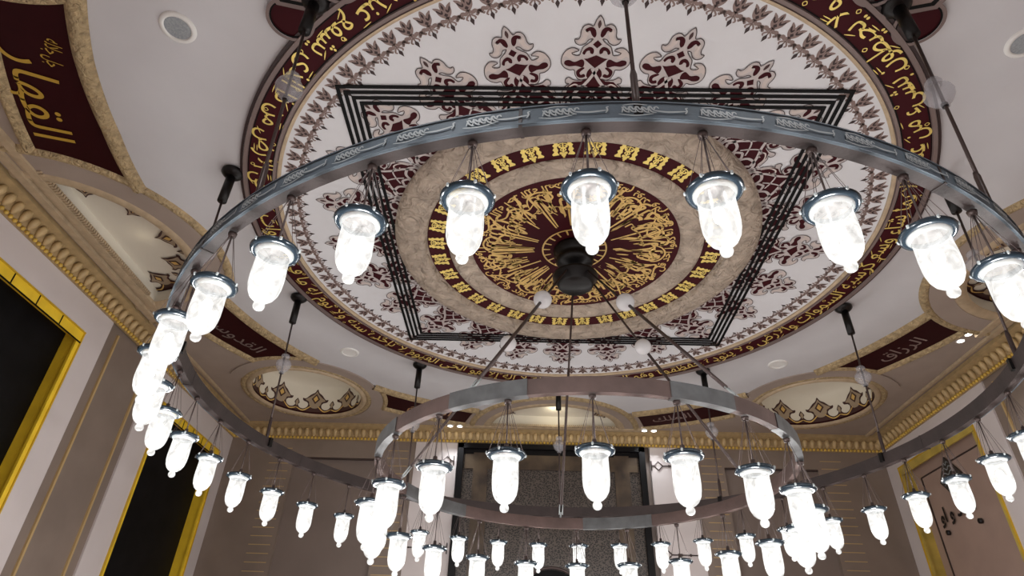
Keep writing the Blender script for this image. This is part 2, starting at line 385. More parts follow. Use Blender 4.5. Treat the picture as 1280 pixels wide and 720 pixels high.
for i, c in enumerate(LUN):
    o = struct(empty('trim_%d' % tn)); tn += 1
    loop = lun_loop(i, LR); mb = MB(); nn = len(loop)
    cx = sum(p[0] for p in loop) / nn; cy = sum(p[1] for p in loop) / nn
    vs = []
    lev = [(1, 0), (1, .22), (.5, .23), (0, .235)]
    for k, h in lev: vs += [(cx + (p[0] - cx) * k, cy + (p[1] - cy) * k, H + h) for p in loop]
    fs = []
    for l in range(len(lev) - 1):
        for k in range(nn): q = (k + 1) % nn; fs.append((l * nn + k, l * nn + q, (l + 1) * nn + q, (l + 1) * nn + k))
    mb.add(vs, fs, 0, False); mb.build('recess_dome', 'recess', o)
    a0, a1 = lun_span(c); mb = MB(); LL = LR * (a1 - a0) * .88
    crest(mb, lambda s_, h, e, c=c, a0=a0, a1=a1: (c[0] + (LR - h) * cos(a0 + (a1 - a0) * .06 + s_ / LR), c[1] + (LR - h) * sin(a0 + (a1 - a0) * .06 + s_ / LR), H + .215 - e), LL, .78, .46)
    mb.build('painted_crest', ['crest', 'crestdk', 'gold', 'red'], o)
    # straight moulded bar with dentils along the chord, and the long moulding beside it
    mb = MB(); hx = .40 * S
    for (off, wd, dp, mi) in ((.0, .09, .06, 0), (.10, .05, .035, 0), (.17, .10, .07, 0)):
        for k in range(1):
            if i < 2:
                sx = -1 if i == 0 else 1; x = sx * (1.243 * S + off)
                mb.box((x + sx * wd / 2, 0, H - dp / 2), (wd, 2 * hx, dp))
            else:
                mb.box((0, 1.208 * S + off + wd / 2, H - dp / 2), (2 * hx, wd, dp))
    for k in range(60):
        q = -LR * .95 + 2 * LR * .95 * (k + .5) / 60
        if i < 2: mb.box(((-1 if i == 0 else 1) * (1.236 * S), q, H - .02), (.05, .028, .05))
        else: mb.box((q, 1.202 * S, H - .02), (.028, .05, .05))
    mb.build('chord_moulding', 'creams', o)
# long outer mouldings parallel to the side walls
for sx in (-1, 1):
    o = struct(empty('trim_%d' % tn)); tn += 1
    mb = MB(); mb.box((sx * 1.292 * S, (B + F) / 2, H - .02), (.05, B - F - .3, .04)); mb.build('long_moulding', 'creams', o)

# egg and bead cornices on the three visible walls
def cornice(name, p0, p1, inward):
    o = struct(empty(name)); L = hypot(p1[0] - p0[0], p1[1] - p0[1]); d = ((p1[0] - p0[0]) / L, (p1[1] - p0[1]) / L)
    zb, zt = Z(.94), Z(.988)
    prof = [(0, zb - H), (.03, zb - H), (.035, zb - H + .05), (.07, zb - H + .08), (.09, zb - H + .19), (.19, zt - H - .01), (.22, zt - H), (.22, 0), (0, 0)]
    mb = MB(); vs = []
    for p in (p0, p1):
        for u, z in prof: vs.append((p[0] + inward[0] * u, p[1] + inward[1] * u, H + z - .001))
    k = len(prof); mb.add(vs, [(j, (j + 1) % k, k + (j + 1) % k, k + j) for j in range(k)]); mb.build('cornice_body', 'cornice', o)
    n = int(L / .15); eg = MB(); gb = MB()
    for i in range(n):
        s_ = (i + .5) * L / n; cx, cy = p0[0] + d[0] * s_ + inward[0] * .105, p0[1] + d[1] * s_ + inward[1] * .105
        rings = 5; m = 8; vs = []
        for a in range(rings + 1):
            ph = pi * a / rings; zz = cos(ph) * .085; rr = sin(ph) * .052 * (1 + .25 * cos(ph))
            for b in range(m):
                t = 2 * pi * b / m; vs.append((cx + inward[0] * zz * .35 + rr * cos(t), cy + inward[1] * zz * .35 + rr * sin(t), zb + .125 + zz))
        eg.add(vs, [(a * m + b, a * m + (b + 1) % m, (a + 1) * m + (b + 1) % m, (a + 1) * m + b) for a in range(rings) for b in range(m)], 0, True)
        for q in (-.25, .25):
            bx, by = p0[0] + d[0] * (s_ + q * L / n) + inward[0] * .045, p0[1] + d[1] * (s_ + q * L / n) + inward[1] * .045
            vs = []
            for a in range(4):
                ph = pi * a / 3
                for b in range(6): t = 2 * pi * b / 6; vs.append((bx + .032 * sin(ph) * cos(t), by + .032 * sin(ph) * sin(t), zb + .028 + .03 * cos(ph)))
            gb.add(vs, [(a * 6 + b, a * 6 + (b + 1) % 6, (a + 1) * 6 + (b + 1) % 6, (a + 1) * 6 + b) for a in range(3) for b in range(6)], 0, True)
    eg.build('egg_row', 'egg', o); gb.build('gilded_bead_row', 'gildedge', o)
    return o
cornice('trim_%d' % tn, (-W, B), (W, B), (0, -1)); tn += 1
cornice('trim_%d' % tn, (-W, F), (-W, B), (1, 0)); tn += 1
cornice('trim_%d' % tn, (W, F), (W, B), (-1, 0)); tn += 1

# red calligraphy panels (lower than the slab, between the mouldings)
GP = 'maroon calligraphy panels round the white ceiling field'
def red_panel(t0, t1, label, word, tc, size, gm, rmid=1.185):
    o = tag(empty('calligraphy_panel', polar(1.18 * S, radians(tc), H)), label, 'calligraphy panel', GP)
    cx, cy, cz = o.location
    mb = MB(); n = int(abs(t1 - t0) * 4)
    for i in range(n):
        a, b = radians(t0 + (t1 - t0) * i / n), radians(t0 + (t1 - t0) * (i + 1) / n); vs = []
        for t in (a, b):
            r0 = R_IN(t); r1 = min(R_OUT(t) + .03, cut(t, .375 * S, .30 * S))
            if r1 < r0: r1 = r0
            vs += [(r0 * cos(t) - cx, r0 * sin(t) - cy, -.012), (r1 * cos(t) - cx, r1 * sin(t) - cy, -.012)]
        mb.add(vs, [(0, 1, 3, 2)])
    mb.build('maroon_ground', 'red', o)
    vs, fs = arabic_mesh(word, .0 if size > .45 else .004); wd = max(v[0] for v in vs); mb = MB(); out = []
    for x, y in vs:
        r = rmid * S - (y - .25) * size; t = radians(tc) - (x - wd / 2) * size / (rmid * S); out.append((r * cos(t) - cx, r * sin(t) - cy, -.02))
    mb.add(out, fs)
    if size > .5:
        vs, fs = arabic_mesh('جل جلاله', .0); wd = max(v[0] for v in vs); out = []
        for x, y in vs:
            r = 1.17 * S - y * .2; t = radians(tc + 6.5) - (x - wd / 2) * .10 / r; out.append((r * cos(t) - cx, r * sin(t) - cy, -.02))
        mb.add(out, fs)
    mb.build('inscription', gm, o)
    return o
red_panel(-172, -128, 'large maroon panel with gold calligraphy at the upper left edge of the ceiling', 'القهار', -157.5, .56, 'dimgold', 1.205)
red_panel(142, 172, 'dark maroon panel with dull gold script beside the left corner roundel', 'القدوس', 155, .36, 'grey')
red_panel(98, 132, 'maroon ceiling panel between the left corner roundel and the back lunette', 'السلام', 115, .36, 'dullgold')
red_panel(48, 82, 'maroon ceiling panel with pale script right of the back lunette', 'الملك', 67, .34, 'pal')
red_panel(8, 38, 'maroon ceiling panel with pale script beside the right corner roundel', 'الرزاق', 25, .36, 'pal')

# ------------------------------------------------------------------ painted ceiling disc
disc = tag(empty('painted_ceiling_disc', (0, 0, H)), 'round painted ceiling field with maroon script band, grey arabesques and palmette border', 'painted ceiling')
mb = MB(); mb.add([(0, 0, -.008)] + [polar(.73 * S, 2 * pi * i / 128, -.008) for i in range(128)], [(0, 1 + i, 1 + (i + 1) % 128) for i in range(128)]); mb.build('pale_disc', 'disc', disc)
mb = MB(); mb.lathe([(.738 * S, -.03), (.80 * S, -.03)], n=256, sm=False); mb.build('script_band', 'redband', disc)
def lr(p, name, m):
    mb = MB(); mb.lathe(p, n=256, sm=False); return mb.build(name, m, disc)
lr([(.7255 * S, -.008), (.7255 * S, -.03), (.729 * S, -.045), (.7325 * S, -.045)], 'inner_cream_edge', 'creams')
lr([(.7325 * S, -.045), (.7335 * S, -.03), (.735 * S, -.03), (.736 * S, -.05), (.742 * S, -.05), (.743 * S, -.03)], 'inner_grey_rim', 'grey')
lr([(.743 * S, -.032), (.7455 * S, -.032)], 'inner_dark_line', 'black')
lr([(.794 * S, -.032), (.796 * S, -.032)], 'outer_dark_line', 'black')
lr([(.797 * S, -.03), (.798 * S, -.055), (.806 * S, -.055), (.807 * S, -.03)], 'outer_grey_rim', 'grey')
lr([(.807 * S, -.04), (.8125 * S, -.04), (.8125 * S, 0)], 'outer_dark_rim', 'dark')
# cusped cartouches standing out of the band towards the camera corners
for ang in (-126, -54):
    mb = MB(); a = radians(ang)
    for da, rr, rad, m in ((-4.2, .835, .042, 0), (4.2, .835, .042, 0)):
        c = polar(rr * S, a + radians(da), 0)
        for k, (r0, r1, z, mi) in enumerate(((0, rad * S - .03, -.034, 0), (rad * S - .045, rad * S - .03, -.045, 1), (rad * S - .03, rad * S, -.05, 2))):
            mb.lathe([(r0, z), (r1, z)], (c[0], c[1], 0), 40, mi, sm=False)
    fn = lambda u, v: ((.835 * S + v) * cos(a) - u * sin(a), (.835 * S + v) * sin(a) + u * cos(a), -.056)
    mb.poly([(-.28, .15), (-.05, -.12), (0, -.16), (.05, -.12), (.28, .15), (.2, .45), (-.2, .45)], fn, 2)
    fn2 = lambda u, v: fn(u, v)[:2] + (-.058,)
    mb.poly([(-.23, .15), (0, -.11), (.23, .15), (.15, .42), (-.15, .42)], fn2, 1)
    fn3 = lambda u, v: fn(u, v)[:2] + (-.060,)
    mb.poly([(-.18, .15), (0, -.06), (.18, .15), (.12, .4), (-.12, .4)], fn3, 3)
    mb.build('cusped_cartouche', ['redband', 'black', 'grey', 'pal'], disc)
# the verse on the band
VERSE = 'الله لا إله إلا هو الحي القيوم لا تأخذه سنة ولا نوم له ما في السموات وما في الأرض من ذا الذي يشفع عنده إلا بإذنه يعلم ما بين أيديهم وما خلفهم ولا يحيطون بشيء من علمه إلا بما شاء وسع كرسيه السموات والأرض ولا يئوده حفظهما وهو العلي العظيم'
vs, fs = arabic_mesh(VERSE, .002); wd = max(v[0] for v in vs); mb = MB(); out = []
for x, y in vs:
    t = radians(93) + (wd - x) / wd * radians(357); yy = y + .04 * sin(x * 2.1)
    out.append(polar(.782 * S - yy * .30, t, -.036))
mb.add(out, fs)
rnd = random.Random(3)
for k in range(170):      # vowel strokes and small marks between the letters
    t = 2 * pi * k / 170 + rnd.uniform(-.006, .006); r = (.7875 if k % 2 else .7505) * S + rnd.uniform(-.015, .015)
    fn = lambda u, v, t=t, r=r: polar(r - v, t - u / r, -.0365)
    if k % 3 == 0: mb.ribbon([(-.045, -.025), (.045, .025)], .0055, fn)
    elif k % 3 == 1: mb.ribbon([(-.05, 0), (.05, .01)], .005, fn); mb.ribbon([(-.04, .03), (.05, .04)], .005, fn)
    else: mb.ribbon([(0, .02), (.02, 0), (0, -.02), (-.02, 0)], .004, fn, closed=True, taper=False)
mb.build('verse_inscription', 'goldb', disc)
# palmette border
mb = MB(); NP = 112
for k in range(NP):
    a = 2 * pi * k / NP; R0 = .716 * S
    def fn(dz): return lambda u, v, a=a, dz=dz: polar(R0 - v, a - u / R0, -.010 - dz)
    f0, f1 = fn(0), fn(.002)
    mb.poly(spline([(0, .13), (-.035, .115), (-.062, .08), (-.072, .035), (-.086, -.002), (-.045, .014), (-.028, .03), (-.022, .0), (0, -.03), (.022, .0), (.028, .03), (.045, .014), (.086, -.002), (.072, .035), (.062, .08), (.035, .115)], 3, True), f0, 1)
    for s_ in (-1, 1):
        mb.ribbon([(s_ * .066, .028), (s_ * .050, .055), (s_ * .028, .07), (s_ * .02, .045)], .009, f1, 0, sub=4)
        mb.ribbon([(s_ * .004, .12), (s_ * .03, .15), (s_ * .062, .14), (s_ * .086, .165), (s_ * .098, .135)], .018, f0, 1, sub=4)
        mb.ribbon([(s_ * .086, .165), (s_ * .07, .185), (s_ * .055, .17)], .008, f0, 1, sub=4)
        mb.ribbon([(s_ * .004, .16), (s_ * .03, .18), (s_ * .045, .20), (s_ * .03, .215)], .009, f0, 1, sub=4)
    mb.poly([(0, -.012), (.012, .02), (0, .05), (-.012, .02)], f1, 0)
    mb.poly([(0, .075), (.02, .095), (0, .118), (-.02, .095)], f1, 0)
    mb.poly([(0, .185), (.022, .22), (0, .27), (-.022, .22)], f1, 0)
    mb.ribbon([(0, .12), (0, .21)], .009, f0, 1)
mb.build('palmette_border', ['dark', 'pal'], disc)
# arabesque: maroon ground ring with loops and 24 tree-like motifs
mb = MB(); NM = 24
n = 960; vs = []
for i in range(n):
    t = 2 * pi * i / n; ph = (t * NM / (2 * pi)) % 1; ph = abs(ph - round(ph)) * 2        # 0 at a motif axis, 1 between
    ro = (.505 - .03 * ph ** 1.5 + .006 * cos(ph * pi * 3)) * S
    vs += [polar(.44 * S, t, -.010), polar(ro, t, -.010)]
mb.add(vs, [(2 * i, 2 * i + 1, 2 * ((i + 1) % n) + 1, 2 * ((i + 1) % n)) for i in range(n)], 0)
def both(f, pts, *a, **k):
    f(pts, *a, **k); f([(-p[0], p[1]) for p in pts], *a, **k)
OUT = [(0, 46), (22, 72), (34, 104), (44, 118), (74, 106), (106, 118), (122, 150), (124, 185), (138, 208), (162, 208), (152, 236), (118, 250), (84, 236), (62, 210), (34, 208), (62, 236), (98, 262), (112, 300), (122, 322),
       (150, 322), (176, 306), (128, 290), (142, 276), (180, 268), (220, 290), (246, 335), (246, 382), (222, 414), (184, 432), (150, 432), (140, 468), (118, 500), (84, 510), (60, 500), (100, 512), (150, 508), (184, 490), (208, 506), (204, 536), (178, 540), (206, 560), (226, 600), (236, 640), (0, 640)]
for k in range(NM):
    a = 2 * pi * k / NM
    def mk(dz): return lambda u, v, a=a, dz=dz: ((.645 * S - (v - 50) * .001435) * cos(a) + u * .00127 * sin(a), (.645 * S - (v - 50) * .001435) * sin(a) - u * .00127 * cos(a), -.012 - dz)
    L0, L1, L2, L3 = mk(0), mk(.0015), mk(.003), mk(.0045)
    h = spline([(p[0], p[1]) for p in OUT[:-1]], 3) + [(0, 640)]
    for s_ in (1, -1): mb.poly([(s_ * p[0], p[1]) for p in h], L0, 3)
    for s_ in (1, -1): mb.ribbon([(s_ * p[0], p[1]) for p in OUT[:-1]], 3.2, L2, 1, sub=3, taper=False)
    mb.poly(spline([(0, 78), (13, 105), (0, 134), (-13, 105)], 4, True), L1, 2)
    P_ = lambda pts, L=L1, mi=0, cl=True: both(mb.poly, spline(pts, 4, cl), L, mi)
    P_([(14, 178), (24, 140), (56, 124), (92, 140), (84, 160), (62, 150), (46, 180), (26, 196)])
    P_([(92, 142), (110, 160), (108, 190), (128, 216), (146, 222), (120, 236), (94, 224), (78, 192), (70, 168)], L1, 5)
    P_([(150, 300), (190, 280), (226, 300), (236, 340), (214, 330), (186, 350), (150, 340), (172, 318)], L1, 5)
    mb.poly([(0, 214), (32, 244), (0, 272), (-32, 244)], L1, 0)
    P_([(24, 312), (20, 282), (46, 262), (82, 276), (100, 306), (84, 318), (70, 294), (50, 290), (44, 306)])
    mb.poly([(0, 322), (60, 346), (86, 348), (40, 386), (0, 418), (-40, 386), (-86, 348), (-60, 346)], L1, 0)
    P_([(80, 376), (100, 352), (150, 372), (190, 358), (222, 366), (222, 392), (186, 406), (140, 402), (90, 412)])
    P_([(74, 418), (96, 414), (132, 440), (126, 478), (96, 494), (64, 482), (76, 462), (98, 470), (106, 450)])
    P_([(26, 420), (50, 440), (56, 480), (30, 500), (16, 460)])
    mb.poly([(0, 442), (34, 486), (90, 520), (150, 524), (190, 560), (204, 640), (-204, 640), (-190, 560), (-150, 524), (-90, 520), (-34, 486)], L1, 4)
    both(mb.ribbon, [(-20, 420), (10, 470), (60, 540), (140, 620), (180, 690)], 11, L2, 3, sub=5, taper=False)
    both(mb.ribbon, [(120, 560), (60, 560), (0, 610), (-40, 660)], 6, L2, 3, sub=5, taper=False)
    both(mb.ribbon, [(208, 640), (190, 580), (140, 545), (110, 560), (120, 590), (146, 590)], 6, L2, 5, sub=5)
    # long loops running down to the medallion
    both(mb.ribbon, [(180, 690), (120, 745), (60, 720), (90, 660), (170, 650), (215, 700), (190, 750)], 11, L2, 3, sub=5, taper=False)
    both(mb.ribbon, [(0, 660), (45, 700), (0, 745)], 10, L2, 3, sub=5, taper=False)
    both(mb.ribbon, [(215, 640), (255, 690), (230, 740)], 9, L2, 3, sub=4)
mb.build('arabesque', ['redband', 'motif_line', 'crestdk', 'motif_pink', 'redband', 'motif_light'], disc)

# square frame of four nested black bars just below the disc
fr = tag(empty('square_ceiling_frame', (0, 0, H)), 'large square of four nested black bars on the painted ceiling', 'ceiling frame')
for k in range(4):
    hs = .4935 * S - k * .066; mb = MB()
    w = .036
    for (x, y, dx, dy) in ((0, hs, 2 * hs + w, w), (0, -hs, 2 * hs + w, w), (hs, 0, w, 2 * hs - w), (-hs, 0, w, 2 * hs - w)):
        mb.box((x, y, -.020), (dx, dy, .008))
    mb.build('square_bar', 'black', fr)

# ------------------------------------------------------------------ central medallion
med = tag(empty('ceiling_medallion', (0, 0, H)), 'round maroon ceiling medallion with radiating gold calligraphy and carved cream rings', 'ceiling medallion')
def ml(p, name, m, n=192, sm=True):
    mb = MB(); mb.lathe(p, n=n, sm=sm); return mb.build(name, m, med)
ml([(.455 * S, 0), (.455 * S, -.06), (.445 * S, -.10), (.43 * S, -.125), (.41 * S, -.14), (.398 * S, -.125), (.394 * S, -.14), (.382 * S, -.14), (.378 * S, -.09), (.375 * S, -.06)], 'outer_carved_ring', 'cream')
ml([(.378 * S, -.06), (.32 * S, -.06)], 'maroon_band', 'redband', sm=False)
ml([(.322 * S, -.06), (.32 * S, -.09), (.305 * S, -.10), (.29 * S, -.095), (.275 * S, -.085), (.268 * S, -.075), (.264 * S, -.05)], 'inner_carved_ring', 'cream')
ml([(.266 * S, -.05), (0.001, -.05)], 'maroon_disc', 'redband', sm=False)
# gold crests on the maroon band
mb = MB(); NG = 32
for k in range(NG):
    a = 2 * pi * (k + .3) / NG; R0 = .372 * S
    def fg(dz): return lambda u, v, a=a, dz=dz: polar(R0 - v, a + u / R0, -.064 - dz)
    f0, f1 = fg(0), fg(.002)
    for s_ in (-1, 1):
        mb.poly([(s_ * .05, 0), (s_ * .10, 0), (s_ * .092, .03), (s_ * .112, .05), (s_ * .098, .08), (s_ * .12, .11), (s_ * .104, .14), (s_ * .135, .175), (s_ * .125, .195), (s_ * .05, .19), (s_ * .07, .15), (s_ * .055, .12), (s_ * .068, .08), (s_ * .05, .05)], f0)
        mb.ribbon([(s_ * .008, .03), (s_ * .042, .04), (s_ * .04, .08), (s_ * .012, .09), (s_ * .03, .12), (s_ * .008, .14)], .008, f0, sub=5)
        mb.ribbon([(s_ * .015, .06), (s_ * .03, .06), (s_ * .03, .075)], .006, f0, sub=4)
    mb.poly(circ((0, .19), .028, 14), f0); mb.poly(circ((-.03, .165), .018, 10), f0); mb.poly(circ((.03, .165), .018, 10), f0)
    mb.poly([(-.006, .02), (.006, .02), (.012, .16), (-.012, .16)], f0); mb.poly(circ((0, .22), .015, 10), f0)
mb.build('gold_crest_band', 'goldb', med)
# radiating calligraphy: the letters' tops point to the centre
SUR = 'قل هو الله أحد الله الصمد لم يلد ولم يولد ولم يكن له كفوا أحد'
mb = MB()
for (txt, rb, k, sc, t00, wig, bold) in ((SUR, .205, .38, 1.0, 80, .10, .026), (SUR + ' ' + SUR, .250, .15, 1.0, 10, .06, .016), (SUR, .172, .14, 1.0, 200, .1, .012), (SUR, .228, .27, 1.0, 62, .06, .014)):
    vs, fs = arabic_mesh(txt, bold); wd = max(v[0] for v in vs) + .25; out = []
    for x, y in vs:
        t = radians(t00) + (wd - x) / wd * 2 * pi; y2 = y + wig * sin(x * 1.7)
        if .2 < rb < .23: r = rb * S - (y2 * k if y2 < .25 else (.25 * k + (y2 - .25) * 1.05))
        else: r = rb * S - y2 * k
        out.append(polar(max(r, .098 * S), t, -.056))
    mb.add(out, fs)
for k in range(44):         # sweeping strokes and vowel marks
    t = 2 * pi * k / 44 + rnd.uniform(-.04, .04); r = rnd.uniform(.15, .235) * S
    fn = lambda u, v, t=t, r=r: polar(r - v, t - u / r, -.0565)
    w = rnd.uniform(.006, .009)
    if k % 4 == 0: mb.ribbon([(-.16, -.06), (-.05, .0), (.04, -.05), (.13, .02), (.08, .10)], w * 1.6, fn)
    elif k % 4 == 1: mb.ribbon([(-.03, -.02), (0, .02), (.04, -.02), (.03, -.05)], w * .8, fn)
    elif k % 4 == 2: mb.ribbon([(-.06, .09), (-.02, .03), (.02, .02), (.05, -.06)], w, fn)
    else: mb.poly([(0, .018), (.018, 0), (0, -.018), (-.018, 0)], fn)
SW = [[(-.24, .10), (-.20, -.02), (-.08, -.09), (.06, -.05), (.10, .04), (.02, .09), (-.04, .02)], [(-.16, -.04), (-.04, .03), (.10, -.02), (.20, -.07), (.14, .04), (.02, .30)],
      [(.20, -.06), (.08, .02), (-.06, -.02), (-.16, .05), (-.08, .14), (.06, .10)], [(-.02, -.08), (.04, .10), (.10, .30), (.13, .48)]]
for k in range(24):
    t = 2 * pi * (k + .5) / 24 + rnd.uniform(-.05, .05); r = (.236 if k % 2 else .215) * S; sg = 1 if (k // 2) % 2 else -1
    mb.ribbon([(sg * p[0], p[1]) for p in SW[k % 4]], .0125, lambda u, v, t=t, r=r: polar(r - v, t - u / (r - .5 * v), -.0562), sub=6)
mb.build('calligraphy', 'gold', med)
mb = MB(); mb.lathe([(.079 * S, -.056), (.083 * S, -.056)], n=64, sm=False)
for k in range(20):
    t = 2 * pi * k / 20; mb.ribbon([(0, 0), (0, .09)], .009, lambda u, v, t=t: polar(.08 * S - v, t + u / .3, -.0562), taper=False)
mb.build('gold_centre_ring', 'gold', med)

# ------------------------------------------------------------------ chandelier rings
def ring_body(mbo, R, w, z0, z1, n=180): mbo.lathe([(R - w, z0), (R - w, z1), (R, z1), (R, z0)], (0, 0, 0), n, 0, closed=True, sm=False)
def rod_ball(parent, x, y, zc, r, m='ball'):
    mb = MB(); k = r / .1
    prof = [(.001, .155 * k), (.018 * k, .15 * k), (.045 * k, .135 * k), (.055 * k, .11 * k), (.045 * k, .085 * k), (.03 * k, .075 * k), (.06 * k, .065 * k), (.088 * k, .03 * k), (.095 * k, 0), (.088 * k, -.03 * k), (.065 * k, -.07 * k), (.035 * k, -.095 * k), (.03 * k, -.12 * k), (.001, -.125 * k)]
    mb.lathe(prof, (x, y, zc), 24); return mb.build('glass_ball', m, parent)
big = tag(empty('ring_chandelier', (0, 0, Z(.531))), 'huge outer chandelier ring of slate and brown metal hung on ten black rods', 'chandelier')
BZ = Z(.531)
RB = .8175 * S
mb = MB(); ring_body(mb, RB - .006, .075, 0, .145); mb.build('ring_beam', 'bronze', big)
mb = MB(); mb.lathe([(RB - .006, .0), (RB + .004, .004), (RB + .004, .141), (RB - .006, .145)], n=180, sm=False)
for z in (.006, .135): mb.lathe([(RB + .004, z), (RB + .012, z), (RB + .012, z + .01), (RB + .004, z + .01)], n=180, sm=False)
mb.build('outer_face_plate', 'slate', big)
mb = MB(); rn = random.Random(5)
for k in range(60):       # relief inscriptions with long sword-like strokes on the outer face
    a = radians(-90 + 6 * k + 1.1)
    fn = lambda u, v, a=a: polar(RB + .0135, a + u / RB, .0725 + v)
    rc = lambda pts, w: mb.ribbon([(p[0], p[1] * 1.25) for p in pts], w * 1.35, fn, sub=4)
    for j in range(5):
        x = -.17 + j * .035
        rc([(x, -.02), (x + .012, .015 + .008 * rn.random()), (x + .03, .0), (x + .042, .022)], .0035)
        rc([(x, .018), (x + .02, -.012), (x + .045, -.024 + .01 * rn.random())], .0035)
    rc([(-.19, -.028), (-.10, -.038), (0, -.024)], .003)
    rc([(-.165, .028), (-.10, .036), (-.03, .03)], .003)
    rc([(.0, -.004), (.08, -.012), (.18, -.002)], .0045); rc([(.17, -.02), (.182, -.002), (.178, .016), (.19, .02)], .0035)
    rc([(.0, .014), (.02, .02), (.03, .008)], .003)
mb.build('relief_inscription', 'relief', big)
for k in range(10):       # joint clamps
    a = radians(36 * k + 36 + 9); mb = MB(); c = polar(RB - .038, a, .0725); mb.box(c, (.092, .02, .152), a); mb.build('joint_clamp', 'bronze', big)
for k in range(10):
    a = radians(18 + 36 * k); x, y = RB * cos(a) * .9955, RB * sin(a) * .9955
    xa, ya = .829 * S * cos(a), .829 * S * sin(a); top = H - BZ
    mb = MB(); mb.tube([(xa, ya, top - .06), (xa, ya, top - .46)], .05, 14)
    mb.lathe([(.001, -.10), (.06, -.10), (.10, -.07), (.12, -.045), (.12, -.02), (.001, -.02)], (xa, ya, top), 24); cn = mb.build('ceiling_canopy', 'blackm', big)
    mb = MB(); mb.tube([(xa, ya, top - .44), (x, y, .15)], .0125, 8); rd = mb.build('suspension_rod', 'rod', big)
    mb = MB(); f = lambda t: (xa + (x - xa) * t, ya + (y - ya) * t)
    q = f(.9); mb.tube([(q[0], q[1], .44), (q[0], q[1], .40), (x, y, .22), (x, y, .14)], [.014, .021, .021, .017], 10); mb.build('turnbuckle', 'rod', rd)
    zb = Z(.773) - BZ; q = f(.5); rod_ball(rd, q[0], q[1], zb, .11)
    mb = MB(); mb.lathe([(.001, -.14), (.022, -.135), (.026, -.11), (.02, -.10), (.001, -.1)], (q[0], q[1], zb), 12); mb.build('collar', 'blackm', rd)
    mb = MB(); mb.box((x * .992, y * .992, .10), (.11, .05, .11), a); mb.build('rod_bracket', 'blackm', big)

hub_z = .89
sm_ = tag(empty('ring_chandelier', (0, 0, Z(.400))), 'small inner chandelier ring of brown metal hung by slanting rods from a black central hub', 'chandelier')
SZ = Z(.400); RS = .417 * S
mb = MB(); ring_body(mb, RS, .06, 0, .13, 120); mb.build('ring_beam', 'bronze_light', sm_)
for a0, a1 in ((-125, -106), (-76, -60), (-45, -20), (60, 85), (130, 160), (195, 215)):
    mb = MB(); mb.lathe([(RS - .001, -.003), (RS + .006, -.003), (RS + .006, .133), (RS - .066, .133), (RS - .066, -.003)], (0, 0, 0), 12, 0, radians(a0), radians(a1), closed=True, sm=False); mb.build('steel_sleeve', 'sleeve', sm_)
mb = MB(); t_ = H - SZ
mb.lathe([(.001, -.06), (.26, -.06), (.27, -.10), (.22, -.16), (.2, -.2), (.24, -.24), (.21, -.29), (.1, -.32), (.07, -.36), (.09, -.40), (.05, -.43), (.05, -.50)], (0, 0, t_), 40); mb.build('ceiling_canopy', 'blackm', sm_)
mb = MB(); hz = Z(hub_z) - SZ
mb.lathe([(.05, .16), (.08, .12), (.24, .10), (.28, .075), (.28, .05), (.23, .0), (.22, -.06), (.19, -.085), (.001, -.085)], (0, 0, hz), 40); mb.build('central_hub', 'blackm', sm_)
for az in (-120, -57, 18, 93, 163):
    a = radians(az); p0 = Vector((.24 * cos(a), .24 * sin(a), hz + .03)); p1 = Vector(((RS - .03) * cos(a), (RS - .03) * sin(a), .135))
    d = p1 - p0
    mb = MB(); mb.tube([p0, p0 + d * .86], .013, 8); rd = mb.build('slanting_rod', 'rod', sm_)
    mb = MB(); mb.tube([p0 + d * .34, p0 + d * .94], [.017, .017], 8); mb.build('rod_sleeve', 'rod', rd)
    mb = MB()
    n_ = Vector((-sin(a), cos(a), 0)) * .02
    mb.tube([p0 + d * .94 + n_, p0 + d * .985 + n_], .007, 6); mb.tube([p0 + d * .94 - n_, p0 + d * .985 - n_], .007, 6); mb.tube([p0 + d * .975, p1], .01, 6)
    mb.build('hook', 'relief', rd)
    q = p0 + d * (.42 if az == 93 else .335); mb = MB(); r = .10
    mb.lathe([(r * sin(pi * i / 12) + 1e-4, r * cos(pi * i / 12)) for i in range(13)], tuple(q), 24); mb.build('glass_ball', 'frost', rd)

